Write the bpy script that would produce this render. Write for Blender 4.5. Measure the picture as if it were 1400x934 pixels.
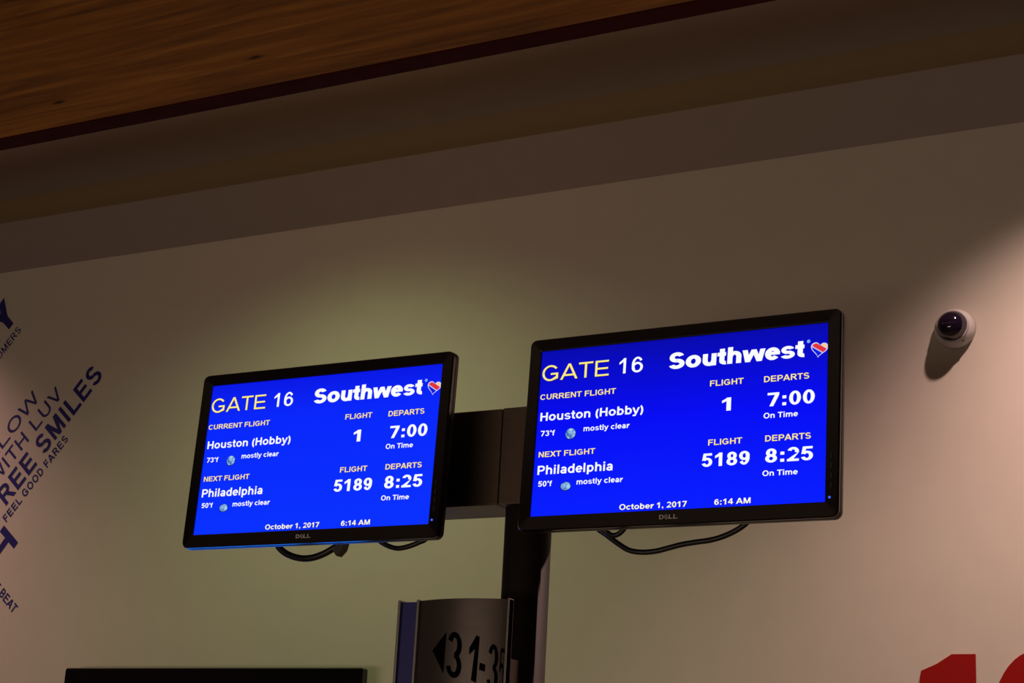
import bpy, bmesh, math, random
from mathutils import Vector, Matrix, Euler

for o in list(bpy.data.objects):
    bpy.data.objects.remove(o)
sc = bpy.context.scene
COL = sc.collection

# ------------------------------------------------------------------ camera
CAM_Z = 1.55
cam = bpy.data.cameras.new('camera')
cam.sensor_width = 36.0
cam.lens = 2388.9 / 1400.0 * 36.0
cam.clip_start = 0.05
camo = bpy.data.objects.new('camera', cam)
COL.objects.link(camo)
R_ = Vector((0.87337664, 0.48419761, 0.05259203))
U_ = Vector((0.08986581, -0.26633412, 0.95968238))
F_ = Vector((-0.47868296, 0.83343795, 0.27612281))
m = Matrix((R_, U_, -F_)).transposed().to_4x4()
m.translation = Vector((0, 0, CAM_Z))
camo.matrix_world = m
sc.camera = camo

# ------------------------------------------------------------------ world, exposure
w = bpy.data.worlds.new('world')
sc.world = w
w.use_nodes = True
w.node_tree.nodes['Background'].inputs[0].default_value = (1.0, 0.85, 0.75, 1)
w.node_tree.nodes['Background'].inputs[1].default_value = 0.0
vs = sc.view_settings
vs.view_transform = 'Standard'
vs.look = 'None'
vs.gamma = 1.0
vs.use_curve_mapping = False
vs.exposure = 0.0

# ------------------------------------------------------------------ lights
def lamp(kind, name, loc, energy, col, target=None, **kw):
    d = bpy.data.lights.new(name, kind)
    d.energy = energy
    d.color = col
    for k, v in kw.items():
        setattr(d, k, v)
    o = bpy.data.objects.new(name, d)
    COL.objects.link(o)
    o.location = loc
    if target is not None:
        o.rotation_euler = (Vector(target) - Vector(loc)).to_track_quat('-Z', 'Y').to_euler()
    return o

# recessed downlights in the ceiling between the timber fascia and the wall
lamp('SPOT', 'downlight', (-0.72, 3.96, 3.93), 270, (1.0, 0.65, 0.56), (-0.72, 3.98, 0), spot_size=math.radians(97), spot_blend=1.0, shadow_soft_size=0.03)
lamp('SPOT', 'downlight', (-5.50, 4.00, 3.93), 135, (1.0, 0.54, 0.50), (-5.45, 4.02, 0), spot_size=math.radians(104), spot_blend=1.0, shadow_soft_size=0.03)
lamp('SPOT', 'downlight', (-3.15, 3.62, 3.93), 52, (0.86, 1.0, 0.46), (-3.15, 3.74, 0), spot_size=math.radians(126), spot_blend=1.0, shadow_soft_size=0.08)
# added fill behind the viewer for floor-bounced concourse light: low and wide
lamp('AREA', 'hall_bounce_fill', (-2.6, -2.8, 0.8), 60, (1.0, 0.78, 0.60), (-2.4, 4.6, 3.3), shape='RECTANGLE', size=3.5, size_y=0.8)

# ------------------------------------------------------------------ materials
def lin(c):
    return tuple(((v / 255) / 12.92 if v / 255 <= 0.04045 else ((v / 255 + 0.055) / 1.055) ** 2.4) for v in c) + (1,)

def mat(name, rgb, rough=0.5, metal=0.0, emit=None, estr=1.0, spec=0.5, noise=None):
    """rgb is sRGB 0-255; noise=(scale, amount) gives a faint procedural mottling."""
    mt = bpy.data.materials.new(name)
    mt.use_nodes = True
    nt = mt.node_tree
    b = nt.nodes['Principled BSDF']
    b.inputs['Base Color'].default_value = lin(rgb)
    b.inputs['Roughness'].default_value = rough
    b.inputs['Metallic'].default_value = metal
    b.inputs['Specular IOR Level'].default_value = spec
    if emit:
        b.inputs['Emission Color'].default_value = lin(emit)
        b.inputs['Emission Strength'].default_value = estr
    if noise:
        tc = nt.nodes.new('ShaderNodeTexCoord')
        n = nt.nodes.new('ShaderNodeTexNoise')
        n.inputs['Scale'].default_value = noise[0]
        n.inputs['Detail'].default_value = 5
        nt.links.new(tc.outputs['Object'], n.inputs['Vector'])
        r = nt.nodes.new('ShaderNodeValToRGB')
        a = noise[1]
        c = lin(rgb)
        r.color_ramp.elements[0].position = 0.3
        r.color_ramp.elements[1].position = 0.7
        r.color_ramp.elements[0].color = (c[0] * (1 - a), c[1] * (1 - a), c[2] * (1 - a), 1)
        r.color_ramp.elements[1].color = (min(1, c[0] * (1 + a)), min(1, c[1] * (1 + a)), min(1, c[2] * (1 + a)), 1)
        nt.links.new(n.outputs['Fac'], r.inputs[0])
        nt.links.new(r.outputs[0], b.inputs['Base Color'])
        bp = nt.nodes.new('ShaderNodeBump')
        bp.inputs['Strength'].default_value = 0.05
        bp.inputs['Distance'].default_value = 0.002
        nt.links.new(n.outputs['Fac'], bp.inputs['Height'])
        nt.links.new(bp.outputs[0], b.inputs['Normal'])
    return mt

M = {}
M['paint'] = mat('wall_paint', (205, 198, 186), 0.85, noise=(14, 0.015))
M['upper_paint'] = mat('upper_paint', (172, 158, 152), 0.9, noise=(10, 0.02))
M['ceiling'] = mat('ceiling_paint', (205, 190, 172), 0.9, noise=(8, 0.02))
M['cove'] = mat('cove_paint', (186, 162, 120), 0.9)
M['carpet'] = mat('carpet', (112, 98, 88), 0.95, noise=(90, 0.3))
M['side'] = mat('side_paint', (120, 100, 85), 0.9, noise=(6, 0.05))
M['bezel'] = mat('black_plastic', (15, 11, 15), 0.16, spec=0.5)
M['shell'] = mat('black_matte_plastic', (16, 14, 17), 0.5)
M['edge'] = mat('gunmetal_rim', (46, 40, 38), 0.35, 0.5)
M['cable'] = mat('black_cable_rubber', (9, 8, 10), 0.45)
M['tape'] = mat('grey_tape', (62, 56, 50), 0.6)
M['navy'] = mat('navy_vinyl', (36, 32, 116), 0.5)
M['red'] = mat('red_vinyl', (150, 8, 5), 0.6, spec=0.2)
M['white_plastic'] = mat('white_plastic', (188, 186, 184), 0.45)
M['collar'] = mat('collar_plastic', (176, 166, 176), 0.4)
M['dome'] = mat('smoked_dome', (26, 16, 34), 0.08, spec=0.8)
M['blackhole'] = mat('dark_screw', (10, 8, 8), 0.6)
M['sign_blue'] = mat('sign_blue', (26, 26, 110), 0.5)
M['rail'] = mat('brushed_aluminium', (150, 148, 145), 0.35, 0.9)
M['blacktext'] = mat('black_vinyl', (4, 3, 5), 0.9, spec=0.05)
M['logo_grey'] = mat('maker_mark_grey', (205, 198, 196), 0.45)
M['led'] = mat('blue_led', (20, 40, 90), 0.4, emit=(60, 110, 255), estr=1.0)
M['tv_screen'] = mat('television_picture', (2, 3, 8), 0.3, emit=(20, 120, 255), estr=3.0)
M['txt_white'] = mat('letter_white', (0, 0, 0), 0.5, emit=(250, 252, 255), estr=1.0, spec=0.1)
M['txt_gate'] = mat('letter_yellow', (0, 0, 0), 0.5, emit=(255, 236, 130), estr=1.0, spec=0.1)
M['txt_head'] = mat('letter_pale_yellow', (0, 0, 0), 0.5, emit=(255, 230, 148), estr=1.0, spec=0.1)
M['txt_date'] = mat('letter_cream', (0, 0, 0), 0.5, emit=(255, 250, 225), estr=1.0, spec=0.1)
M['txt_shadow'] = mat('letter_shadow', (0, 0, 0), 0.5, emit=(50, 8, 60), estr=1.0, spec=0.1)
M['reg'] = mat('letter_light_blue', (0, 0, 0), 0.5, emit=(120, 165, 255), estr=1.0, spec=0.1)

def steel():
    mt = bpy.data.materials.new('dark_brushed_steel')
    mt.use_nodes = True
    nt = mt.node_tree
    b = nt.nodes['Principled BSDF']
    b.inputs['Metallic'].default_value = 0.85
    tc = nt.nodes.new('ShaderNodeTexCoord')
    mp = nt.nodes.new('ShaderNodeMapping')
    mp.inputs['Scale'].default_value = (3, 3, 160)
    n = nt.nodes.new('ShaderNodeTexNoise')
    n.inputs['Scale'].default_value = 6
    n.inputs['Detail'].default_value = 6
    nt.links.new(tc.outputs['Object'], mp.inputs[0])
    nt.links.new(mp.outputs[0], n.inputs['Vector'])
    r = nt.nodes.new('ShaderNodeValToRGB')
    r.color_ramp.elements[0].color = lin((84, 72, 64))
    r.color_ramp.elements[1].color = lin((112, 98, 86))
    nt.links.new(n.outputs['Fac'], r.inputs[0])
    nt.links.new(r.outputs[0], b.inputs['Base Color'])
    mr = nt.nodes.new('ShaderNodeMapRange')
    mr.inputs[3].default_value = 0.3
    mr.inputs[4].default_value = 0.48
    nt.links.new(n.outputs['Fac'], mr.inputs[0])
    nt.links.new(mr.outputs[0], b.inputs['Roughness'])
    return mt
M['steel'] = steel()
M['post_steel'] = mat('dark_post_metal', (50, 44, 42), 0.6, 0.5, noise=(40, 0.1))

def wood():
    mt = bpy.data.materials.new('stained_timber')
    mt.use_nodes = True
    nt = mt.node_tree
    b = nt.nodes['Principled BSDF']
    b.inputs['Roughness'].default_value = 0.6
    tc = nt.nodes.new('ShaderNodeTexCoord')
    mp = nt.nodes.new('ShaderNodeMapping')
    mp.inputs['Scale'].default_value = (0.9, 8, 22)
    n = nt.nodes.new('ShaderNodeTexNoise')
    n.inputs['Scale'].default_value = 1.6
    n.inputs['Detail'].default_value = 9
    n.inputs['Roughness'].default_value = 0.62
    n.inputs['Distortion'].default_value = 0.6
    nt.links.new(tc.outputs['Object'], mp.inputs[0])
    nt.links.new(mp.outputs[0], n.inputs['Vector'])
    r = nt.nodes.new('ShaderNodeValToRGB')
    e = r.color_ramp.elements
    e[0].position = 0.25; e[0].color = lin((74, 44, 14))
    e[1].position = 0.8; e[1].color = lin((182, 122, 48))
    k = e.new(0.5); k.color = lin((132, 82, 28))
    nt.links.new(n.outputs['Fac'], r.inputs[0])
    # knots: small dark ovals drawn out along the grain
    mp2 = nt.nodes.new('ShaderNodeMapping')
    mp2.inputs['Scale'].default_value = (1.5, 3, 7)
    v = nt.nodes.new('ShaderNodeTexVoronoi')
    v.inputs['Scale'].default_value = 1.3
    nt.links.new(tc.outputs['Object'], mp2.inputs[0])
    nt.links.new(mp2.outputs[0], v.inputs['Vector'])
    r2 = nt.nodes.new('ShaderNodeValToRGB')
    r2.color_ramp.elements[0].position = 0.02; r2.color_ramp.elements[0].color = (0.12, 0.08, 0.05, 1)
    r2.color_ramp.elements[1].position = 0.07; r2.color_ramp.elements[1].color = (1, 1, 1, 1)
    nt.links.new(v.outputs['Distance'], r2.inputs[0])
    mx = nt.nodes.new('ShaderNodeMixRGB')
    mx.blend_type = 'MULTIPLY'
    mx.inputs[0].default_value = 1
    nt.links.new(r.outputs[0], mx.inputs[1])
    nt.links.new(r2.outputs[0], mx.inputs[2])
    nt.links.new(mx.outputs[0], b.inputs['Base Color'])
    return mt
M['wood'] = wood()
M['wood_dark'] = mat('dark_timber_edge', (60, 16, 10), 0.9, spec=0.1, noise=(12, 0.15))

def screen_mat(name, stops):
    """picture background: blue, with viewing-angle darkening towards the top painted into the emission."""
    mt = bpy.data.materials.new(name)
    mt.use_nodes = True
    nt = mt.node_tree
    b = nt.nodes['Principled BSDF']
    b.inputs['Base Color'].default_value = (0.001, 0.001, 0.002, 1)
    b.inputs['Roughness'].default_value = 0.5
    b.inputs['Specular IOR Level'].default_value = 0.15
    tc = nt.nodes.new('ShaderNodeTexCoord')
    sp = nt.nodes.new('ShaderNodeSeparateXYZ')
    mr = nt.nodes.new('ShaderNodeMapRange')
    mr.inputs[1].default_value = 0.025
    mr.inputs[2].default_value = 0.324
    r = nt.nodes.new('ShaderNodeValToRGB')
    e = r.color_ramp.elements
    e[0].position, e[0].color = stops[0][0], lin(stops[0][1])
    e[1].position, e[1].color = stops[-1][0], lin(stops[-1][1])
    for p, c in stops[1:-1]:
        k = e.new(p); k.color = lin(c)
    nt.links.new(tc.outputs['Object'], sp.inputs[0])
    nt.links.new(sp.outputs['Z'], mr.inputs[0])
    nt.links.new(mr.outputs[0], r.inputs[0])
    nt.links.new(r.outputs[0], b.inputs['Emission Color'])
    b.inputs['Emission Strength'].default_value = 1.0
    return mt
M['screen_left'] = screen_mat('page_blue_angle_light', [(0, (2, 48, 255)), (0.75, (3, 38, 252)), (1, (4, 22, 228))])  # left and right differ by viewing-angle tone painted into one page blue
M['screen_right'] = screen_mat('page_blue_angle_dark', [(0, (0, 28, 255)), (0.55, (0, 8, 244)), (1, (2, 6, 172))])

def moon_mat():
    mt = bpy.data.materials.new('moon_picture')
    mt.use_nodes = True
    nt = mt.node_tree
    b = nt.nodes['Principled BSDF']
    b.inputs['Base Color'].default_value = (0, 0, 0, 1)
    tc = nt.nodes.new('ShaderNodeTexCoord')
    n = nt.nodes.new('ShaderNodeTexNoise')
    n.inputs['Scale'].default_value = 130
    n.inputs['Detail'].default_value = 3
    r = nt.nodes.new('ShaderNodeValToRGB')
    r.color_ramp.elements[0].position = 0.38; r.color_ramp.elements[0].color = lin((62, 110, 185))
    r.color_ramp.elements[1].position = 0.62; r.color_ramp.elements[1].color = lin((172, 218, 252))
    nt.links.new(tc.outputs['Object'], n.inputs['Vector'])
    nt.links.new(n.outputs['Fac'], r.inputs[0])
    nt.links.new(r.outputs[0], b.inputs['Emission Color'])
    b.inputs['Emission Strength'].default_value = 1.0
    return mt
M['moon'] = moon_mat()
M['moon_rim'] = mat('moon_rim', (0, 0, 0), 0.5, emit=(6, 22, 110), estr=1.0, spec=0.1)
M['heart_red'] = mat('heart_red', (0, 0, 0), 0.5, emit=(226, 52, 60), estr=1.0, spec=0.1)
M['heart_yellow'] = mat('heart_yellow', (0, 0, 0), 0.5, emit=(255, 205, 130), estr=1.0, spec=0.1)
M['heart_blue'] = mat('heart_blue', (0, 0, 0), 0.5, emit=(10, 30, 225), estr=1.0, spec=0.1)
M['heart_line'] = mat('heart_line', (0, 0, 0), 0.5, emit=(205, 205, 250), estr=1.0, spec=0.1)

# ------------------------------------------------------------------ mesh helpers
def obj(name, bm, material, parent=None, smooth=False, norm=True):
    if norm:
        bmesh.ops.recalc_face_normals(bm, faces=bm.faces)
    me = bpy.data.meshes.new(name)
    bm.to_mesh(me)
    bm.free()
    if smooth:
        for p in me.polygons:
            p.use_smooth = True
    me.materials.append(M[material] if isinstance(material, str) else material)
    o = bpy.data.objects.new(name, me)
    COL.objects.link(o)
    if parent:
        o.parent = parent
    return o

def empty(name, loc, rot=(0, 0, 0)):
    o = bpy.data.objects.new(name, None)
    o.empty_display_size = 0.1
    COL.objects.link(o)
    o.location = loc
    o.rotation_euler = rot
    return o

def tag(o, label, cat, group=None):
    o['label'] = label
    o['category'] = cat
    if group:
        o['group'] = group
    return o

def box(bm, x0, x1, y0, y1, z0, z1, bev=0.0, seg=2):
    vs_ = [bm.verts.new((x, y, z)) for x in (x0, x1) for y in (y0, y1) for z in (z0, z1)]
    f = [(0, 1, 3, 2), (4, 6, 7, 5), (0, 4, 5, 1), (2, 3, 7, 6), (0, 2, 6, 4), (1, 5, 7, 3)]
    fs = [bm.faces.new([vs_[i] for i in q]) for q in f]
    if bev > 0:
        es = list({e for fc in fs for e in fc.edges})
        bmesh.ops.bevel(bm, geom=es, offset=bev, segments=seg, profile=0.5, affect='EDGES')
    return bm

def B(*a, **k):
    return box(bmesh.new(), *a, **k)

def rrect(wd, ht, r, n=6):
    """rounded rectangle centred on the origin, in (x, z)"""
    pts = []
    for cx, cz, a0 in ((wd / 2 - r, ht / 2 - r, 0), (-wd / 2 + r, ht / 2 - r, 90), (-wd / 2 + r, -ht / 2 + r, 180), (wd / 2 - r, -ht / 2 + r, 270)):
        for i in range(n + 1):
            a = math.radians(a0 + 90 * i / n)
            pts.append((cx + r * math.cos(a), cz + r * math.sin(a)))
    return pts

def loft(bm, loops, cap_first=False, cap_last=False, closed=True):
    """loops: lists of 3-D points with the same count"""
    L = [[bm.verts.new(p) for p in lp] for lp in loops]
    n = len(L[0])
    for a, b in zip(L, L[1:]):
        for i in range(n if closed else n - 1):
            j = (i + 1) % n
            bm.faces.new((a[i], a[j], b[j], b[i]))
    if cap_first:
        bm.faces.new(L[0][::-1])
    if cap_last:
        bm.faces.new(L[-1])
    return bm

def lathe(bm, prof, axis='y', n=48, centre=(0, 0, 0), cap=True):
    """prof: (radius, height) along axis"""
    loops = []
    for r, h in prof:
        lp = []
        for i in range(n):
            a = 2 * math.pi * i / n
            if axis == 'y':
                p = (r * math.cos(a), h, r * math.sin(a))
            else:
                p = (r * math.cos(a), r * math.sin(a), h)
            lp.append(tuple(p[k] + centre[k] for k in range(3)))
        loops.append(lp)
    return loft(bm, loops, cap, cap)

def tube(pts, rad, n=12, sub=6):
    """round cable through pts (Catmull-Rom)"""
    P = [Vector(p) for p in pts]
    Q = [P[0] * 2 - P[1]] + P + [P[-1] * 2 - P[-2]]
    path = []
    for i in range(1, len(Q) - 2):
        for s in range(sub):
            t = s / sub
            a, b, c, d = Q[i - 1], Q[i], Q[i + 1], Q[i + 2]
            path.append(0.5 * ((2 * b) + (c - a) * t + (2 * a - 5 * b + 4 * c - d) * t * t + (3 * b - a - 3 * c + d) * t ** 3))
    path.append(P[-1])
    bm = bmesh.new()
    loops = []
    up = Vector((0, 1, 0.01)).normalized()
    for i, p in enumerate(path):
        t = (path[min(i + 1, len(path) - 1)] - path[max(i - 1, 0)]).normalized()
        s = t.cross(up)
        if s.length < 1e-3:
            s = t.cross(Vector((1, 0, 0)))
        s.normalize()
        u = s.cross(t).normalized()
        up = u
        loops.append([p + (s * math.cos(2 * math.pi * k / n) + u * math.sin(2 * math.pi * k / n)) * rad for k in range(n)])
    return loft(bm, loops, True, True)

# ------------------------------------------------------------------ lettering
# glyph pieces in units of the capital height: ('R',x0,y0,x1,y1) bar, ('Q',pts) quad, ('A',cx,cy,rx,ry,a0,a1) arc of a ring
XH = 0.73
def glyph(ch, W, H):
    R = lambda *a: ('R',) + a
    A = lambda *a: ('A',) + a
    Q = lambda *a: ('Q', a)
    def dg(x0, y0, x1, y1, wx):
        return Q((x0, y0), (x0 + wx, y0), (x1 + wx, y1), (x1, y1))
    ry = (1.02 + H) / 4; ct = 1.01 - ry; cb = -0.01 + ry
    s = 0.09
    if ch == ' ': return 0.38, []
    if ch == 'A': return 1.0, [dg(0.0, 0, 0.5 - W * .55, 1, W * 1.08), dg(1.0 - W * 1.08, 0, 0.5 - W * .53, 1, W * 1.08), R(.22, .22, .78, .22 + H)]
    if ch == 'B': return .98, [R(s, 0, s + W, 1), R(s, 0, .55, H), R(s, .5 - H / 2, .55, .5 + H / 2), R(s, 1 - H, .52, 1), A(.55, .25 + H / 4, .36, .25 + H / 4, -90, 90), A(.52, .75 - H / 4, .34, .25 + H / 4, -90, 90)]
    if ch == 'C': return 1.0, [A(.52, .5, .46, .515, 38, 322)]
    if ch == 'D': return 1.0, [R(s, 0, s + W, 1), R(s, 0, .46, H), R(s, 1 - H, .46, 1), A(.46, .5, .48, .5, -90, 90)]
    if ch == 'E': return .93, [R(s, 0, s + W, 1), R(s, 0, .86, H), R(s, .43, .81, .43 + H), R(s, 1 - H, .84, 1)]
    if ch == 'F': return .85, [R(s, 0, s + W, 1), R(s, .42, .74, .42 + H), R(s, 1 - H, .8, 1)]
    if ch == 'G': return 1.09, [A(.53, .5, .47, .515, 36, 312), R(.55, .38, .98, .38 + H), R(.98 - W, .14, .98, .5), Q((.62, -.01 + .0), (.98, .13), (.98 - W, .28), (.62, H))]
    if ch == 'H': return 1.0, [R(s, 0, s + W, 1), R(.91 - W, 0, .91, 1), R(s, .43, .9, .43 + H)]
    if ch == 'I': return .18 + W, [R(s, 0, s + W, 1)]
    if ch == 'L': return .85, [R(s, 0, s + W, 1), R(s, 0, .82, H)]
    if ch == 'M': return 1.16, [R(s, 0, s + W * .92, 1), R(1.07 - W * .92, 0, 1.07, 1), Q((s, 1), (s + W * 1.25, 1), (.58 + W * .45, 0), (.58 - W * .45, 0)), Q((1.07, 1), (1.07 - W * 1.25, 1), (.58 - W * .45, 0), (.58 + W * .45, 0))]
    if ch == 'N': return 1.0, [R(s, 0, s + W * .95, 1), R(.91 - W * .95, 0, .91, 1), Q((s, 1), (s + W, 1), (.91, 0), (.91 - W, 0))]
    if ch == 'O': return 1.09, [A(.545, .5, .49, .515, 0, 360)]
    if ch == 'P': return .92, [R(s, 0, s + W, 1), R(s, .36, .55, .36 + H), R(s, 1 - H, .55, 1), A(.55, .68, .33, .32, -90, 90)]
    if ch == 'R': return 1.0, [R(s, 0, s + W, 1), R(s, .41, .56, .41 + H), R(s, 1 - H, .56, 1), A(.56, .705, .34, .295, -90, 90), Q((1.0 - W * 1.2, 0), (1.0, 0), (.66, .48), (.42, .48))]
    if ch == 'S': return .93, [A(.46, ct, .37, ry, 22, 270), A(.47, cb, .40, ry, -160, 90)]
    if ch == 'T': return .85, [R(.425 - W / 2, 0, .425 + W / 2, 1), R(.02, 1 - H, .83, 1)]
    if ch == 'U': return 1.0, [R(s, .38, s + W, 1), R(.91 - W, .38, .91, 1), A(.5, .385, .41, .4, 180, 360)]
    if ch == 'V': return .93, [dg(.465 - W * .5, 0, .0, 1, W), dg(.465 - W * .5, 0, .93 - W, 1, W)]
    if ch == 'W': return 1.3, [dg(.3 - W * .45, 0, .01, 1, W * .92), dg(.3 - W * .45, 0, .65 - W * .45, 1, W * .92), dg(1.0 - W * .47, 0, .65 - W * .45, 1, W * .92), dg(1.0 - W * .47, 0, 1.29 - W * .92, 1, W * .92)]
    if ch == 'X': return .93, [dg(0, 0, .92 - W * 1.25, 1, W * 1.25), dg(.93 - W * 1.25, 0, .01, 1, W * 1.25)]
    if ch == 'Y': return .93, [R(.465 - W / 2, 0, .465 + W / 2, .45), dg(.465 - W / 2, .4, .0, 1, W * 1.1), dg(.465 - W * .6, .4, .93 - W * 1.1, 1, W * 1.1)]
    if ch == 'a': return .78, [R(.69 - W * .95, 0, .69, .5), A(.385, .47, .305, .28, 0, 160), A(.36, .215, .31, .235, 0, 360)]
    if ch == 'b': return .85, [R(s, 0, s + W, 1), A(.435, .365, .36, .38, 0, 360)]
    if ch == 'c': return .78, [A(.42, .365, .375, .38, 42, 318)]
    if ch == 'd': return .85, [R(.76 - W, 0, .76, 1), A(.415, .365, .36, .38, 0, 360)]
    if ch == 'e': return .78, [A(.395, .365, .355, .38, 0, 322), R(.08, .3, .74, .3 + H * .85)]
    if ch == 'f': return .46, [R(.12, 0, .12 + W * .95, .76), A(.12 + .32, .74, .32, .27, 85, 180), R(.01, XH - H, .42, XH)]
    if ch == 'h': return .85, [R(s, 0, s + W * .95, 1), R(.765 - W * .95, 0, .765, .45), A(.43, .43, .335, .315, 0, 180)]
    if ch == 'i': return .18 + W, [R(s, 0, s + W * .95, XH), R(s, 1 - H, s + W * .95, 1)]
    if ch == 'l': return .18 + W, [R(s, 0, s + W * .95, 1)]
    if ch == 'm': return 1.24, [R(s, 0, s + W * .9, XH), R(.62 - W * .45, 0, .62 + W * .45, .45), R(1.15 - W * .9, 0, 1.15, .45), A(.355 + W * .22, .45, .265 + W * .225, .295, 0, 180), A(.885 - W * .22, .45, .265 + W * .225, .295, 0, 180)]
    if ch == 'n': return .85, [R(s, 0, s + W * .95, XH), R(.765 - W * .95, 0, .765, .45), A(.43, .43, .335, .315, 0, 180)]
    if ch == 'o': return .85, [A(.425, .365, .38, .38, 0, 360)]
    if ch == 'p': return .85, [R(s, -.27, s + W, XH), A(.435, .365, .36, .38, 0, 360)]
    if ch == 'r': return .56, [R(s, 0, s + W * .95, XH), A(s + W * .95 + .22, .40, .26, .34, 68, 180)]
    if ch == 's':
        h = H * .85; r2 = (.755 + h) / 4
        return .78, [('a', .385, .74 - r2, .31, r2, 20, 270, .86, .85), ('a', .39, -.012 + r2, .335, r2, -160, 90, .86, .85)]
    if ch == 't': return .48, [R(.12, .2, .12 + W * .95, .95), R(.01, XH - H, .43, XH), A(.12 + .31, .22, .31, .23, 180, 275)]
    if ch == 'u': return .85, [R(s, .28, s + W * .95, XH), R(.765 - W * .95, 0, .765, XH), A(.43, .3, .335, .315, 180, 360)]
    if ch == 'w': return 1.12, [dg(.28 - W * .45, 0, .01, XH, W * .95), dg(.28 - W * .45, 0, .56 - W * .45, XH, W * .9), dg(.84 - W * .47, 0, .56 - W * .45, XH, W * .9), dg(.84 - W * .47, 0, 1.11 - W * .95, XH, W * .95)]
    if ch == 'y': return .78, [dg(.39 - W * .5, 0, .0, XH, W), Q((.18, -.27), (.18 + W * .9, -.27), (.78, XH), (.78 - W, XH)), R(.06, -.27, .3, -.27 + H)]
    if ch == '0': return .78, [A(.39, .5, .335, .515, 0, 360)]
    if ch == '1': return .78, [R(.34, 0, .34 + W, 1), Q((.34 + W * .25, 1), (.34 + W, .86), (.1, .60), (.1, .60 + H * 1.05))]
    if ch == '2': return .78, [A(.385, .705, .325, .31, -25, 165), R(.05, 0, .71, H), Q((.05, H * .7), (.05 + W * 1.45, H * .7), (.70, .62), (.50, .50))]
    if ch == '3': return .78, [A(.37, ct, .30, ry, -90, 165), A(.37, cb, .33, ry, -165, 90)]
    if ch == '4': return .78, [R(.43, 0, .43 + W * .95, 1), R(.03, .21, .76, .21 + H), Q((.03, .21 + H * .9), (.03 + W * 1.05, .21 + H * .9), (.43 + W * .5, 1), (.43, 1))]
    if ch == '5': return .78, [R(.16, 1 - H, .68, 1), Q((.06, .46), (.06 + W * .95, .50), (.14 + W * .95, 1), (.14, 1)), A(.37, .335, .34, .345, -162, 148)]
    if ch == '6': return .78, [A(.395, .33, .33, .34, 0, 360), A(.40, .5, .335, .515, 35, 225)]
    if ch == '7': return .78, [R(.05, 1 - H, .72, 1), Q((.17, 0), (.17 + W, 0), (.72, 1 - H), (.72 - W * 1.1, 1 - H))]
    if ch == '8': return .78, [A(.39, ct, .30, ry, 0, 360), A(.39, cb, .335, ry, 0, 360)]
    if ch == '9': return .78, [A(.385, .67, .33, .34, 0, 360), A(.38, .5, .335, .515, 215, 405)]
    if ch == ',': return .39, [R(.1, 0, .1 + W, W), Q((.1 + W * .45, -.2), (.1 + W * .75, -.17), (.1 + W, 0), (.1 + W * .5, 0))]
    if ch == ':': return .46, [R(.13, 0, .13 + W, W), R(.13, XH - W, .13 + W, XH)]
    if ch == '-': return .46, [R(.04, .28, .42, .28 + H)]
    if ch == '(': return .46, [A(.52, .36, .42, .68, 118, 242)]
    if ch == ')': return .46, [A(-.06, .36, .42, .68, -62, 62)]
    if ch == '*': return .40, [('a', .2, .83, .17, .17, 0, 360, .5, .6)]      # degree ring
    raise KeyError(ch)

def text_pieces(s, W, H, track=0.0):
    """list of polygons (x, y) plus total ink extent"""
    polys, x = [], 0.0
    for ch in s:
        adv, prims = glyph(ch, W, H)
        for p in prims:
            if p[0] == 'R':
                _, x0, y0, x1, y1 = p
                polys.append([(x + x0, y0), (x + x1, y0), (x + x1, y1), (x + x0, y1)])
            elif p[0] == 'Q':
                polys.append([(x + a, b) for a, b in p[1]])
            else:
                cx, cy, rx, ry, a0, a1 = p[1:7]
                wx, wy = (W, H) if p[0] == 'A' else (W * p[7], H * p[8])
                n = max(6, int(abs(a1 - a0) / 15))
                for i in range(n):
                    q = []
                    for k, (ex, ey) in ((i, (rx, ry)), (i + 1, (rx, ry)), (i + 1, (rx - wx, ry - wy)), (i, (rx - wx, ry - wy))):
                        t = math.radians(a0 + (a1 - a0) * k / n)
                        q.append((x + cx + max(ex, .01) * math.cos(t), cy + max(ey, .01) * math.sin(t)))
                    polys.append(q)
        x += adv + track
    return polys

def ccw(q):
    a = sum(q[i - 1][0] * q[i][1] - q[i][0] * q[i - 1][1] for i in range(len(q)))
    return q if a > 0 else q[::-1]

def lettering(name, s, x0, x1, y0, h, material, parent, place, W=0.2, H=0.165, track=0.0, slant=0.0):
    """text whose ink runs from x0 to x1 on baseline y0, capitals h high; place(x, y) -> 3-D point"""
    polys = text_pieces(s, W, H, track)
    xs = [p[0] for q in polys for p in q]
    a, b = min(xs), max(xs)
    k = (x1 - x0) / (b - a)
    bm = bmesh.new()
    for i, q in enumerate(polys):
        q = ccw(q)
        lift = Vector((0, -2.5e-5 * (i % 9), 0))      # overlapping strokes lie a hair apart, never coplanar
        bm.faces.new([bm.verts.new(Vector(place(x0 + (px - a) * k + slant * py * h, y0 + py * h)) + lift) for px, py in q])
    return obj(name, bm, material, parent, norm=False)

# ------------------------------------------------------------------ setting
def struct(name, bm, material):
    o = obj(name, bm, material)
    o['kind'] = 'structure'
    return o

WY = 4.6           # face of the painted wall
LEDGE = 3.563      # its top
CEIL = 3.987
X0, X1, Y0 = -8.5, 4.5, -3.5
struct('floor', B(X0, X1, Y0, 5.2, -0.1, 0.0), 'carpet')
struct('ceiling', B(X0, X1, Y0, 5.2, CEIL, CEIL + 0.1), 'ceiling')
struct('wall_front', B(X0, X1, WY, WY + 0.12, 0, LEDGE), 'paint')
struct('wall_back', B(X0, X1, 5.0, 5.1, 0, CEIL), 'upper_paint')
struct('wall_left', B(X0 - 0.1, X0, Y0, 5.2, 0, CEIL), 'side')
struct('wall_right', B(X1, X1 + 0.1, Y0, 5.2, 0, CEIL), 'side')
struct('wall_rear', B(X0, X1, Y0 - 0.1, Y0, 0, CEIL), 'side')

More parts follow.
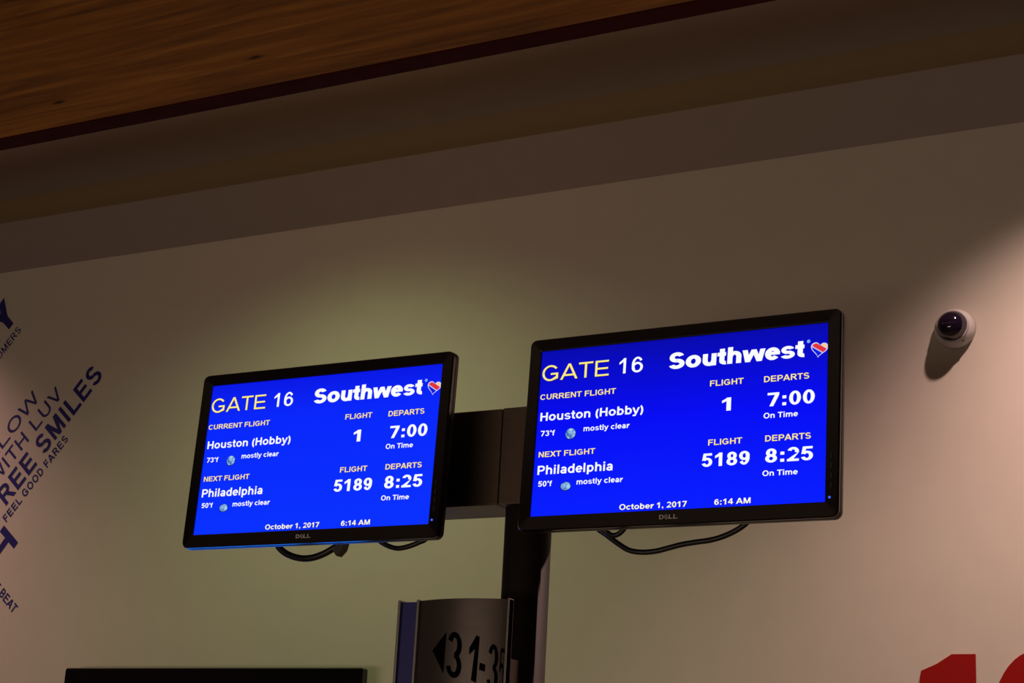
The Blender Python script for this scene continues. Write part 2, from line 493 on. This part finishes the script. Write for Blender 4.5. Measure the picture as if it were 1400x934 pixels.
# shallow cove moulding where the set-back upper wall meets the ceiling
bm = bmesh.new()
loops = []
for xx in (X0, X1):
    pts = [(xx, 4.999, CEIL - 0.001)]
    for i in range(9):
        a = math.radians(90 * i / 8)
        pts.append((xx, 4.999 - 0.17 * math.sin(a), CEIL - 0.001 - 0.011 * (1 + math.cos(2 * a))))
    loops.append(pts)
loft(bm, loops, True, True)
struct('trim_1', bm, 'cove')

# timber fascia beam under the ceiling: planked face and a dark underside
beam = empty('timber_beam', (-2.0, 3.43, 3.462))
tag(beam, 'large brown timber beam with knots and dark underside running along the ceiling', 'beam')
obj('face_board', B(-6.5, 6.5, -0.03, 0.035, 0.006, CEIL - 3.462, bev=0.002), 'wood', beam)
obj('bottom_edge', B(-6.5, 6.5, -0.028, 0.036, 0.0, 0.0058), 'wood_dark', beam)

# ------------------------------------------------------------------ steel post with its crossbeam
post = empty('monitor_stand', (-1.528, 2.757, 0))
tag(post, 'dark steel post and wide box crossbeam carrying both flight monitors', 'stand')
obj('post', lathe(bmesh.new(), [(0.043, 0.012), (0.043, 2.1375)], 'z', 64), 'post_steel', post, smooth=False)
obj('crossbeam', B(-0.62, -0.035, -0.057, 0.058, 2.138, 2.317, bev=0.002), 'steel', post)
obj('crossbeam', B(-0.034, 0.50, -0.057, 0.058, 2.138, 2.318, bev=0.002), 'steel', post)
obj('end_cap', B(-0.6225, -0.6202, -0.055, 0.056, 2.141, 2.314, bev=0.001), 'shell', post)
obj('end_cap', B(0.5002, 0.5025, -0.055, 0.056, 2.141, 2.314, bev=0.001), 'shell', post)
obj('base_plate', B(-0.2, 0.2, -0.2, 0.2, 0.0, 0.012, bev=0.003), 'steel', post)
for p in post.children:
    if p.name.startswith('post'):
        for f in p.data.polygons:
            f.use_smooth = abs(f.normal.z) < 0.5

# ------------------------------------------------------------------ flight monitors
TXT = [  # text, u0, u1, baseline v (mm from the lower left corner of the picture), cap height, material, W, H
    ('GATE', 4, 135, 243.5, 28.5, 'txt_gate', .125, .115),
    ('16', 155, 200, 244.5, 27.5, 'txt_white', .15, .13),
    ('CURRENT FLIGHT', 3, 151, 209.5, 9.8, 'txt_head', .19, .16),
    ('Houston (Hobby)', 6, 205, 170.5, 15.2, 'txt_white', .2, .17),
    ('73*f', 9, 37, 143.0, 9.8, 'txt_white', .2, .17),
    ('mostly clear', 93, 181, 146.3, 9.6, 'txt_white', .2, .17),
    ('NEXT FLIGHT', 8, 118, 105.0, 9.8, 'txt_head', .19, .16),
    ('Philadelphia', 8, 153, 73.8, 16.0, 'txt_white', .2, .17),
    ('50*f', 11, 38, 52.5, 9.8, 'txt_white', .2, .17),
    ('mostly clear', 86, 174, 52.5, 9.6, 'txt_white', .2, .17),
    ('October 1, 2017', 170, 293, 4.2, 9.6, 'txt_date', .2, .17),
    ('6:14 AM', 342, 405, 4.6, 9.4, 'txt_date', .2, .17),
    ('FLIGHT', 326, 386, 207.5, 10.0, 'txt_head', .19, .16),
    ('DEPARTS', 422, 500, 206.5, 10.2, 'txt_head', .19, .16),
    ('1', 349, 365, 163.0, 22.5, 'txt_white', .24, .17),
    ('7:00', 429, 510, 164.5, 23.0, 'txt_white', .22, .17),
    ('On Time', 423, 482, 144.5, 9.4, 'txt_white', .2, .17),
    ('FLIGHT', 327, 387, 105.5, 10.0, 'txt_head', .19, .16),
    ('DEPARTS', 427, 505, 105.5, 10.2, 'txt_head', .19, .16),
    ('5189', 317, 401, 69.5, 22.5, 'txt_white', .22, .17),
    ('8:25', 428, 509, 70.0, 23.0, 'txt_white', .22, .17),
    ('On Time', 424, 484, 48.0, 9.2, 'txt_white', .2, .17),
]

def heart_pts(n=40, k=1.0):
    out = []
    for i in range(n):
        t = 2 * math.pi * i / n
        x = 16 * math.sin(t) ** 3 / 16
        y = (13 * math.cos(t) - 5 * math.cos(2 * t) - 2 * math.cos(3 * t) - math.cos(4 * t)) / 16
        out.append((x * k, (y + .12) * k - .12))
    return out

def clip(poly, a, b, c):
    """keep a*x+b*y<=c"""
    out = []
    for i in range(len(poly)):
        p, q = poly[i - 1], poly[i]
        dp, dq = a * p[0] + b * p[1] - c, a * q[0] + b * q[1] - c
        if (dp <= 0) != (dq <= 0):
            t = dp / (dp - dq)
            out.append((p[0] + (q[0] - p[0]) * t, p[1] + (q[1] - p[1]) * t))
        if dq <= 0:
            out.append(q)
    return out

def flat(name, pts, material, parent, place):
    bm = bmesh.new()
    vv = [bm.verts.new(place(*p)) for p in ccw(pts)]
    f = bm.faces.new(vv)
    bmesh.ops.triangulate(bm, faces=[f])
    return obj(name, bm, material, parent, norm=False)

SW, SH = 0.531, 0.299
def monitor(centre, tilt, yaw, screen_material, label):
    rot = Euler((tilt, 0, yaw), 'XYZ')
    upv = rot.to_matrix() @ Vector((0, 0, 1))
    root = empty('flight_monitor', Vector(centre) - upv * 0.1745, rot)
    tag(root, label, 'monitor', 'flight information monitors on the crossbeam')
    cz = 0.1745                                # picture centre above the monitor's foot
    def lp(wd, ht, r, y, dz=0.0):
        return [(px, y, cz + dz + pz) for px, pz in rrect(wd, ht, r)]
    ow, oh, dz = 0.5765, 0.3465, -0.0015
    bm = bmesh.new()
    loft(bm, [lp(ow, oh, .012, .015, dz), lp(ow, oh, .012, -.0015, dz), lp(ow - .004, oh - .004, .010, -.0045, dz),
              lp(SW + .004, SH + .004, .001, -.0032), lp(SW, SH, .0004, -.0022), lp(SW, SH, .0004, .002)])
    obj('bezel', bm, 'bezel', root)
    bm = bmesh.new()
    loft(bm, [lp(ow + .0006, oh + .0006, .0125, .006, dz), lp(ow + .0012, oh + .0012, .0125, .0065, dz), lp(ow + .0012, oh + .0012, .0125, .0152, dz), lp(ow - .006, oh - .006, .011, .0175, dz)])
    obj('rim', bm, 'edge', root)
    bm = bmesh.new()
    loft(bm, [lp(ow - .004, oh - .004, .011, .0155, dz), lp(ow - .03, oh - .03, .012, .026, dz), lp(ow - .12, oh - .1, .02, .046, dz), lp(ow - .16, oh - .13, .02, .05, dz)], False, True)
    obj('back_shell', bm, 'shell', root)
    obj('mount_plate', B(-.06, .06, .0503, .055, cz - .06, cz + .06, bev=.001), 'shell', root)
    obj('mount_arm', B(-.03, .03, .0552, .094 , cz - .05, cz + .05, bev=.002), 'shell', root)
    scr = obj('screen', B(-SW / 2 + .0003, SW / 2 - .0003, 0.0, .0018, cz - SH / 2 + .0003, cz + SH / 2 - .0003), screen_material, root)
    def place(u, v, d=0.0005):
        return (u / 1000 - SW / 2, -d, cz - SH / 2 + v / 1000)
    for s, u0, u1, v, h, mt, W, H in TXT:
        nm = 'lettering'
        if mt in ('txt_head', 'txt_gate', 'txt_date'):
            dd = 0.45 if mt != 'txt_gate' else 0.9
            lettering('letter_shadow', s, u0 + dd, u1 + dd, v - dd * .9, h, 'txt_shadow', scr, lambda x, y: place(x, y, .0003), W, H)
        lettering(nm, s, u0, u1, v, h, mt, scr, place, W, H, track=0.02 if s in ('GATE',) else 0.0)
    lettering('airline_name', 'Southwest', 249, 491, 244.0, 29, 'txt_white', scr, place, .26, .215, track=-.055, slant=.03)
    # weather pictures
    for (mx, my, rx, ry_) in ((68, 144, 9.6, 9.3), (65, 51, 9.6, 7.0)):
        ring = [(mx + (rx + 1.1) * math.cos(t * math.pi / 18), my - .4 + (ry_ + 1.1) * math.sin(t * math.pi / 18)) for t in range(36)]
        disc = [(mx + rx * math.cos(t * math.pi / 18), my + ry_ * math.sin(t * math.pi / 18)) for t in range(36)]
        flat('moon_rim', ring, 'moon_rim', scr, lambda x, y: place(x, y, .0003))
        flat('moon_icon', disc, 'moon', scr, place)
    # striped heart
    hx, hy, hw, hh = 516.0, 255.5, 15.0, 14.5
    def hp(x, y, d):
        # heart leans a little to the right
        a = math.radians(8)
        return place(hx + hw * (x * math.cos(a) + y * math.sin(a)), hy + hh * (-x * math.sin(a) + y * math.cos(a)), d)
    flat('heart_outline', heart_pts(k=1.0), 'heart_line', scr, lambda x, y: hp(x, y, .0003))
    inner = heart_pts(k=.86)
    a_, b_ = .50, 1.0
    flat('heart_stripe', clip(inner, a_, b_, -.26), 'heart_blue', scr, lambda x, y: hp(x, y, .0005))
    flat('heart_stripe', clip(clip(inner, a_, b_, .47), -a_, -b_, .14), 'heart_red', scr, lambda x, y: hp(x, y, .0005))
    flat('heart_stripe', clip(inner, -a_, -b_, -.56), 'heart_yellow', scr, lambda x, y: hp(x, y, .0005))
    ring = [(497.5 + 3 * math.cos(t * math.pi / 9), 270 + 3 * math.sin(t * math.pi / 9)) for t in range(18)]
    flat('registered_mark', ring, 'reg', scr, place)
    # bezel markings
    bz = lambda x, y: (x / 1000 - SW / 2, -.00475, cz - SH / 2 + y / 1000)
    lettering('maker_mark', 'D  LL', 246.5, 279.5, -16.0, 7.2, 'logo_grey', root, bz, .2, .17)
    bm = bmesh.new()                        # the tilted E of the mark
    ax, ay, an = 259.4, -12.4, math.radians(38)
    def rb(x0_, x1_, y0_, y1_):
        q = []
        for x_, y_ in ((x0_, y0_), (x1_, y0_), (x1_, y1_), (x0_, y1_)):
            q.append(bm.verts.new(bz(ax + x_ * math.cos(an) - y_ * math.sin(an), ay + x_ * math.sin(an) + y_ * math.cos(an))))
        bm.faces.new(q)
    rb(-3.0, -2.1, -3.6, 3.6)
    for yy in (-3.6, -.45, 2.7):
        rb(-3.0, 3.0, yy, yy + .9)
    obj('maker_mark', bm, 'logo_grey', root, norm=False)
    obj('power_light', lathe(bmesh.new(), [(.0019, -.0056), (.0019, -.0046)], 'y', 16, (539.3 / 1000 - SW / 2, 0, cz - SH / 2 + .0065)), 'led', root)
    for k in range(4):
        zz = cz - SH / 2 + .022 + k * .016
        obj('button', B(.2745, .2775, -.0052, -.0047, zz, zz + .009), 'shell', root)
    return root

ML = monitor((-1.9047, 2.6012, 2.2355), -0.0439, -0.0011, 'screen_left', 'left-hand black flight monitor showing gate 16 on blue screen painted with lighter viewing-angle tone')
MR = monitor((-1.1724, 2.6037, 2.2411), -0.0429, -0.0109, 'screen_right', 'right-hand larger-looking black flight monitor showing gate 16 on blue screen painted with darker viewing-angle tone')

# ------------------------------------------------------------------ cables hanging under the monitors
def cable(pts, rad, label, y=2.665):
    P3 = [(x, y + 0.001 * math.sin(i * 1.3), z) for i, (x, z) in enumerate(pts)]
    a, b = P3[0], P3[-1]
    P3 = [(a[0] - .002, y + .012, 2.14), (a[0] - .004, y + .006, a[2] + .02)] + P3 + [(b[0] + .006, y + .006, b[2] + .02), (b[0] + .008, y + .012, 2.14)]
    o = obj('cable', tube(P3, rad), 'cable', smooth=True)
    return tag(o, label, 'cable', 'black cables looping below the monitors')

c1 = cable([(-2.0211, 2.0747), (-2.0018, 2.0584), (-1.9722, 2.0484), (-1.9437, 2.0462), (-1.9163, 2.0518), (-1.8926, 2.0625), (-1.8752, 2.0735)], .0064,
           'thick black cable loop with grey tape under the left monitor')
bm = bmesh.new()
tp = [(-1.8853, 2.0581), (-1.8755, 2.0470), (-1.8640, 2.0580), (-1.8600, 2.0720), (-1.8729, 2.0740)]
loft(bm, [[(x, 2.654, z) for x, z in tp], [(x, 2.672, z) for x, z in tp]], True, True)
obj('tape', bm, 'tape', c1)
cable([(-1.7906, 2.0768), (-1.7748, 2.0662), (-1.7564, 2.06), (-1.7415, 2.0585), (-1.7212, 2.0618), (-1.7042, 2.0675), (-1.6887, 2.0744)], .0047,
      'thin black cable loop under the right end of the left monitor')
cable([(-1.3423, 2.0818), (-1.3232, 2.0676), (-1.3005, 2.0518), (-1.2782, 2.0394), (-1.2528, 2.0353), (-1.2278, 2.0368), (-1.2066, 2.0413), (-1.1821, 2.0462), (-1.1541, 2.0493), (-1.1299, 2.0517), (-1.1059, 2.0579), (-1.0821, 2.0683), (-1.0637, 2.0814)], .0047,
      'long wavy black cable sagging under the right monitor')
cable([(-1.3268, 2.0793), (-1.3172, 2.0699), (-1.306, 2.0645), (-1.2933, 2.0673), (-1.2827, 2.0776)], .0045,
      'short black cable loop under the left end of the right monitor', 2.655)

# ------------------------------------------------------------------ curved directional sign on the post
SX = -1.5825
sign = empty('direction_sign', (SX, 2.66, 1.25))
tag(sign, 'curved brushed metal direction sign reading 31-35 with an arrow and blue side strip', 'sign')
ST = 1.953 - 1.25        # top above the sign's foot
def sy(x):               # front surface of the bowed panel, local x -> local y
    t = (x + .0665) / .179
    t = min(1, max(0, t))
    return -.06 - .022 * math.sin(math.pi * t) ** .8 if t not in (0, 1) else -.06
XA, XB = -.0665, .1125
xs = [XA + (XB - XA) * i / 40 for i in range(41)]
bm = bmesh.new()
prof = [(x, sy(x)) for x in xs] + [(XB, -.045), (XA, -.045)]
loft(bm, [[(x, y, 0.0) for x, y in prof], [(x, y, ST - .002) for x, y in prof]], True, True)
def sign_steel():
    mt = bpy.data.materials.new('sign_brushed_metal')
    mt.use_nodes = True
    nt = mt.node_tree
    b = nt.nodes['Principled BSDF']
    b.inputs['Metallic'].default_value = 0.8
    b.inputs['Base Color'].default_value = lin((104, 96, 92))
    b.inputs['Roughness'].default_value = 0.33
    tc = nt.nodes.new('ShaderNodeTexCoord')
    mp = nt.nodes.new('ShaderNodeMapping')
    mp.inputs['Scale'].default_value = (4, 4, 900)
    n = nt.nodes.new('ShaderNodeTexNoise')
    n.inputs['Scale'].default_value = 3
    nt.links.new(tc.outputs['Object'], mp.inputs[0])
    nt.links.new(mp.outputs[0], n.inputs['Vector'])
    bp = nt.nodes.new('ShaderNodeBump')
    bp.inputs['Strength'].default_value = 0.15
    bp.inputs['Distance'].default_value = 0.0004
    nt.links.new(n.outputs['Fac'], bp.inputs['Height'])
    nt.links.new(bp.outputs[0], b.inputs['Normal'])
    return mt
M['sign_steel'] = sign_steel()
obj('panel', bm, 'sign_steel', sign)
obj('blue_strip', B(-.107, -.0715, -.056, -.045, 0, ST - .003), 'sign_blue', sign)
obj('rail', B(-.1125, -.107, -.062, -.04, 0, ST, bev=.0015), 'rail', sign)
obj('rail', B(-.0715, -.0660, -.066, -.04, 0, ST, bev=.0015), 'rail', sign)
obj('rail', B(.1100, .1125, -.0635, -.045, 0, ST, bev=.001), 'rail', sign)
obj('back_panel', B(-.112, .098, -.0385, -.03, 0, ST - .004, bev=.001), 'shell', sign)
obj('top_cap', B(-.1125, .104, -.0445, -.0385, 0.02, ST - .001), 'rail', sign)
obj('bracket', B(.035, .074, -.03, .0535, .3, .36, bev=.002), 'steel', sign)
obj('bracket', B(.035, .074, -.03, .0535, .55, .61, bev=.002), 'steel', sign)
def sp(x, z):
    lx = x - SX
    return (lx, sy(lx) - .0006, z - 1.25)
def sheared(cx, k=-.27):
    return lambda x, z: sp(x, z + k * (x - cx))
lettering('lettering', '3', -1.5755, -1.5450, 1.8165, .0760, 'blacktext', sign, sheared(-1.560), .19, .125)
bm = bmesh.new()
for q in ([(-1.5262, 1.812), (-1.5168, 1.808), (-1.5150, 1.8850), (-1.5205, 1.8880)], [(-1.5205, 1.888), (-1.5150, 1.872), (-1.5320, 1.855), (-1.5320, 1.867)]):
    bm.faces.new([bm.verts.new(sp(*p)) for p in ccw(q)])
obj('lettering', bm, 'blacktext', sign, norm=False)
bm = bmesh.new()
bm.faces.new([bm.verts.new(sp(*p)) for p in ccw([(-1.5125, 1.8420), (-1.5025, 1.8390), (-1.5030, 1.8270), (-1.5130, 1.8300)])])
obj('lettering', bm, 'blacktext', sign, norm=False)
lettering('lettering', '3', -1.4990, -1.4815, 1.7960, .0765, 'blacktext', sign, sheared(-1.489), .2, .11)
lettering('lettering', '5', -1.4800, -1.4725, 1.7900, .0765, 'blacktext', sign, sheared(-1.474), .15, .09)
bm = bmesh.new()
bm.faces.new([bm.verts.new(sp(*p)) for p in ccw([(-1.6085, 1.8630), (-1.5806, 1.8237), (-1.5790, 1.8938)])])
obj('arrow', bm, 'blacktext', sign, norm=False)

# ------------------------------------------------------------------ dome camera on the wall
dc = empty('security_camera', (-1.235, WY, 2.976))
tag(dc, 'small white dome security camera with smoked lens on the painted wall', 'camera')
bm = bmesh.new()
lathe(bm, [(.056, 0), (.056, -.010), (.0545, -.018), (.0500, -.028), (.0455, -.0335), (.042, -.0365), (.030, -.0365)], 'y', 64)
obj('housing', bm, 'white_plastic', dc, smooth=True)
bm = bmesh.new()
lathe(bm, [(.0455, -.034), (.0452, -.0385), (.0435, -.0400), (.0412, -.0392), (.039, -.037)], 'y', 64)
obj('collar', bm, 'collar', dc, smooth=True)
bm = bmesh.new()
prof = [(.0408, -.0375)] + [(.0408 * math.cos(math.radians(a)), -.0375 - .038 * math.sin(math.radians(a))) for a in range(8, 89, 8)] + [(.0008, -.0755)]
lathe(bm, prof, 'y', 64)
obj('dome', bm, 'dome', dc, smooth=True)
bm = bmesh.new()
lathe(bm, [(.0032, 0), (.0032, -.0015)], 'y', 16)
s_ = obj('screw', bm, 'blackhole', dc)
s_.location = (.0275, -.0268, -.0425)
s_.rotation_euler = (math.radians(-35), 0, math.radians(30))
bm = bmesh.new()
box(bm, -.006, .006, -.030, -.018, -.004, .004, bev=.001)
t_ = obj('locking_tab', bm, 'collar', dc)
t_.location = (-.0445, .006, -.014)

# ------------------------------------------------------------------ television on the wall, lower left
tv = empty('television', (-3.652, 4.5, 1.335))
tag(tv, 'flat black wall television, only its top edge showing at lower left', 'television')
TWd, TH = 1.210, .709
def tl(wd, ht, r, y):
    return [(px, y, TH / 2 + pz) for px, pz in rrect(wd, ht, r)]
bm = bmesh.new()
loft(bm, [tl(TWd, TH, .008, .028), tl(TWd, TH, .008, .002), tl(TWd - .006, TH - .006, .006, -.002), tl(TWd - .12, TH - .12, .002, -.002), tl(TWd - .12, TH - .12, .002, .006)])
obj('bezel', bm, 'bezel', tv)
obj('screen', B(-TWd / 2 + .06, TWd / 2 - .06, .003, .006, .06, TH - .06), 'tv_screen', tv)
bm = bmesh.new()
loft(bm, [tl(TWd, TH, .008, .028), tl(TWd - .02, TH - .02, .01, .04), tl(TWd - .3, TH - .2, .02, .07)], True, True)
obj('back_shell', bm, 'shell', tv)
obj('wall_mount', B(-.2, .2, .0702, .0998, .2, .5, bev=.002), 'shell', tv)

# ------------------------------------------------------------------ vinyl words on the wall, upper left
def wall_words(s, ang, s0, s1, t, h, label, W=.16, H=.14, material='navy', track=0.0):
    a = math.radians(ang)
    c, sn = math.cos(a), math.sin(a)
    def place(x, y):
        return (x * c - y * sn, WY - .0008, x * sn + y * c)
    o = lettering('wall_lettering', s, s0, s1, t, h, material, None, place, W, H, track)
    # give the flat vinyl a real edge and an origin on the wall
    me = o.data
    cx = sum((v.co for v in me.vertices), Vector()) / len(me.vertices)
    off = Vector((cx.x, WY, cx.z))
    me.transform(Matrix.Translation(-off))
    o.location = off
    return tag(o, label, 'wall lettering', 'navy vinyl words on the painted wall')

A1 = 49.2
wall_words('FREE SMILES', A1, -1.158, -.487, 5.313, .080, 'bold navy vinyl words FREE SMILES slanting up the wall', .215, .18, track=.03)
wall_words('WITH LUV', A1, -1.085, -.651, 5.417, .057, 'navy vinyl words WITH LUV above the larger slanting line', .16, .14, track=.06)
wall_words('FELLOW', A1, -1.175, -.731, 5.499, .057, 'thin navy vinyl word ending LLOW, uppermost of the middle lines', .15, .135, track=.04)
wall_words('FEEL GOOD FARES', A1, -1.135, -.746, 5.263, .032, 'small navy vinyl words FEEL GOOD FARES under the bold line', .21, .18, track=.06)
wall_words('CUSTOMERS', A1, -.865, -.612, 5.787, .031, 'small navy vinyl word ending MERS at the upper left edge', .17, .15, track=.04)
wall_words('Y', A1, -.686, -.580, 5.844, .123, 'big bold navy vinyl letter Y at the upper left edge', .27, .23)
wall_words('L', A1, -.79, -.703, 5.844, .123, 'corner of a big navy vinyl letter L at the left edge below the Y', .27, .23)
def wall_words2(s, ang, p_end, length, h, label, **k):
    """ink ends at the wall point p_end (x, z) on the baseline"""
    a = math.radians(ang)
    u = (math.cos(a), math.sin(a))
    v = (-math.sin(a), math.cos(a))
    s1 = p_end[0] * u[0] + p_end[1] * u[1]
    t = p_end[0] * v[0] + p_end[1] * v[1]
    return wall_words(s, ang, s1 - length, s1, t, h, label, **k)
# big T: the outer edge of its bar runs from (-4.736, 2.570) to (-4.654, 2.504)
wall_words2('T', -39.0, (-4.654 - .629 * .14, 2.504 - .777 * .14), .105, .14, 'big bold navy vinyl letter T at the left edge of the wall', W=.20, H=.20)
wall_words2('THE BEAT', -40.0, (-4.634, 2.2465), .205, .033, 'small navy vinyl word BEAT sloping down at the lower left edge', W=.2, H=.17, track=.04)

# red gate number
def prism(name, loops2d, y0, y1, material, parent=None):
    """convex-piece list [(x,z)...] extruded from y0 to y1"""
    bm = bmesh.new()
    for q in loops2d:
        q = ccw(q)
        loft(bm, [[(x, y0, z) for x, z in q], [(x, y1, z) for x, z in q]], True, True)
    return obj(name, bm, material, parent)
gn = empty('gate_number', (-1.2, WY, 1.70))
tag(gn, 'large red gate number 16 on the wall at the lower right corner', 'gate number')
zt = 2.089 - 1.70
one = [(.002, 0), (.002, zt), (-.060, zt), (-.078, zt - .011), (-.100, zt - .025), (-.122, zt - .035), (-.142, zt - .043), (-.146, zt - .06), (-.146, zt - .122), (-.082, zt - .105), (-.082, 0)]
bm = bmesh.new()
f0 = [bm.verts.new((x, -.004, z)) for x, z in one]
f1 = [bm.verts.new((x, -.0005, z)) for x, z in one]
bm.faces.new(f0); bm.faces.new(f1[::-1])
for i in range(len(one)):
    j = (i + 1) % len(one)
    bm.faces.new((f0[i], f0[j], f1[j], f1[i]))
bmesh.ops.triangulate(bm, faces=[f for f in bm.faces if len(f.verts) > 4])
obj('digit', bm, 'red', gn)
pieces = []
def ring(cx, cz, rx, rz, wx, wz, a0, a1, n=28):
    for i in range(n):
        q = []
        for k, ex, ez in ((i, rx, rz), (i + 1, rx, rz), (i + 1, rx - wx, rz - wz), (i, rx - wx, rz - wz)):
            t = math.radians(a0 + (a1 - a0) * k / n)
            q.append((cx + ex * math.cos(t), cz + ez * math.sin(t)))
        pieces.append(q)
ring(.163, .2, .125, .199, .080, .062, 35, 250)
ring(.163, .12, .125, .124, .080, .050, 0, 360)
prism('digit', pieces, -.004, -.0005, 'red', gn)
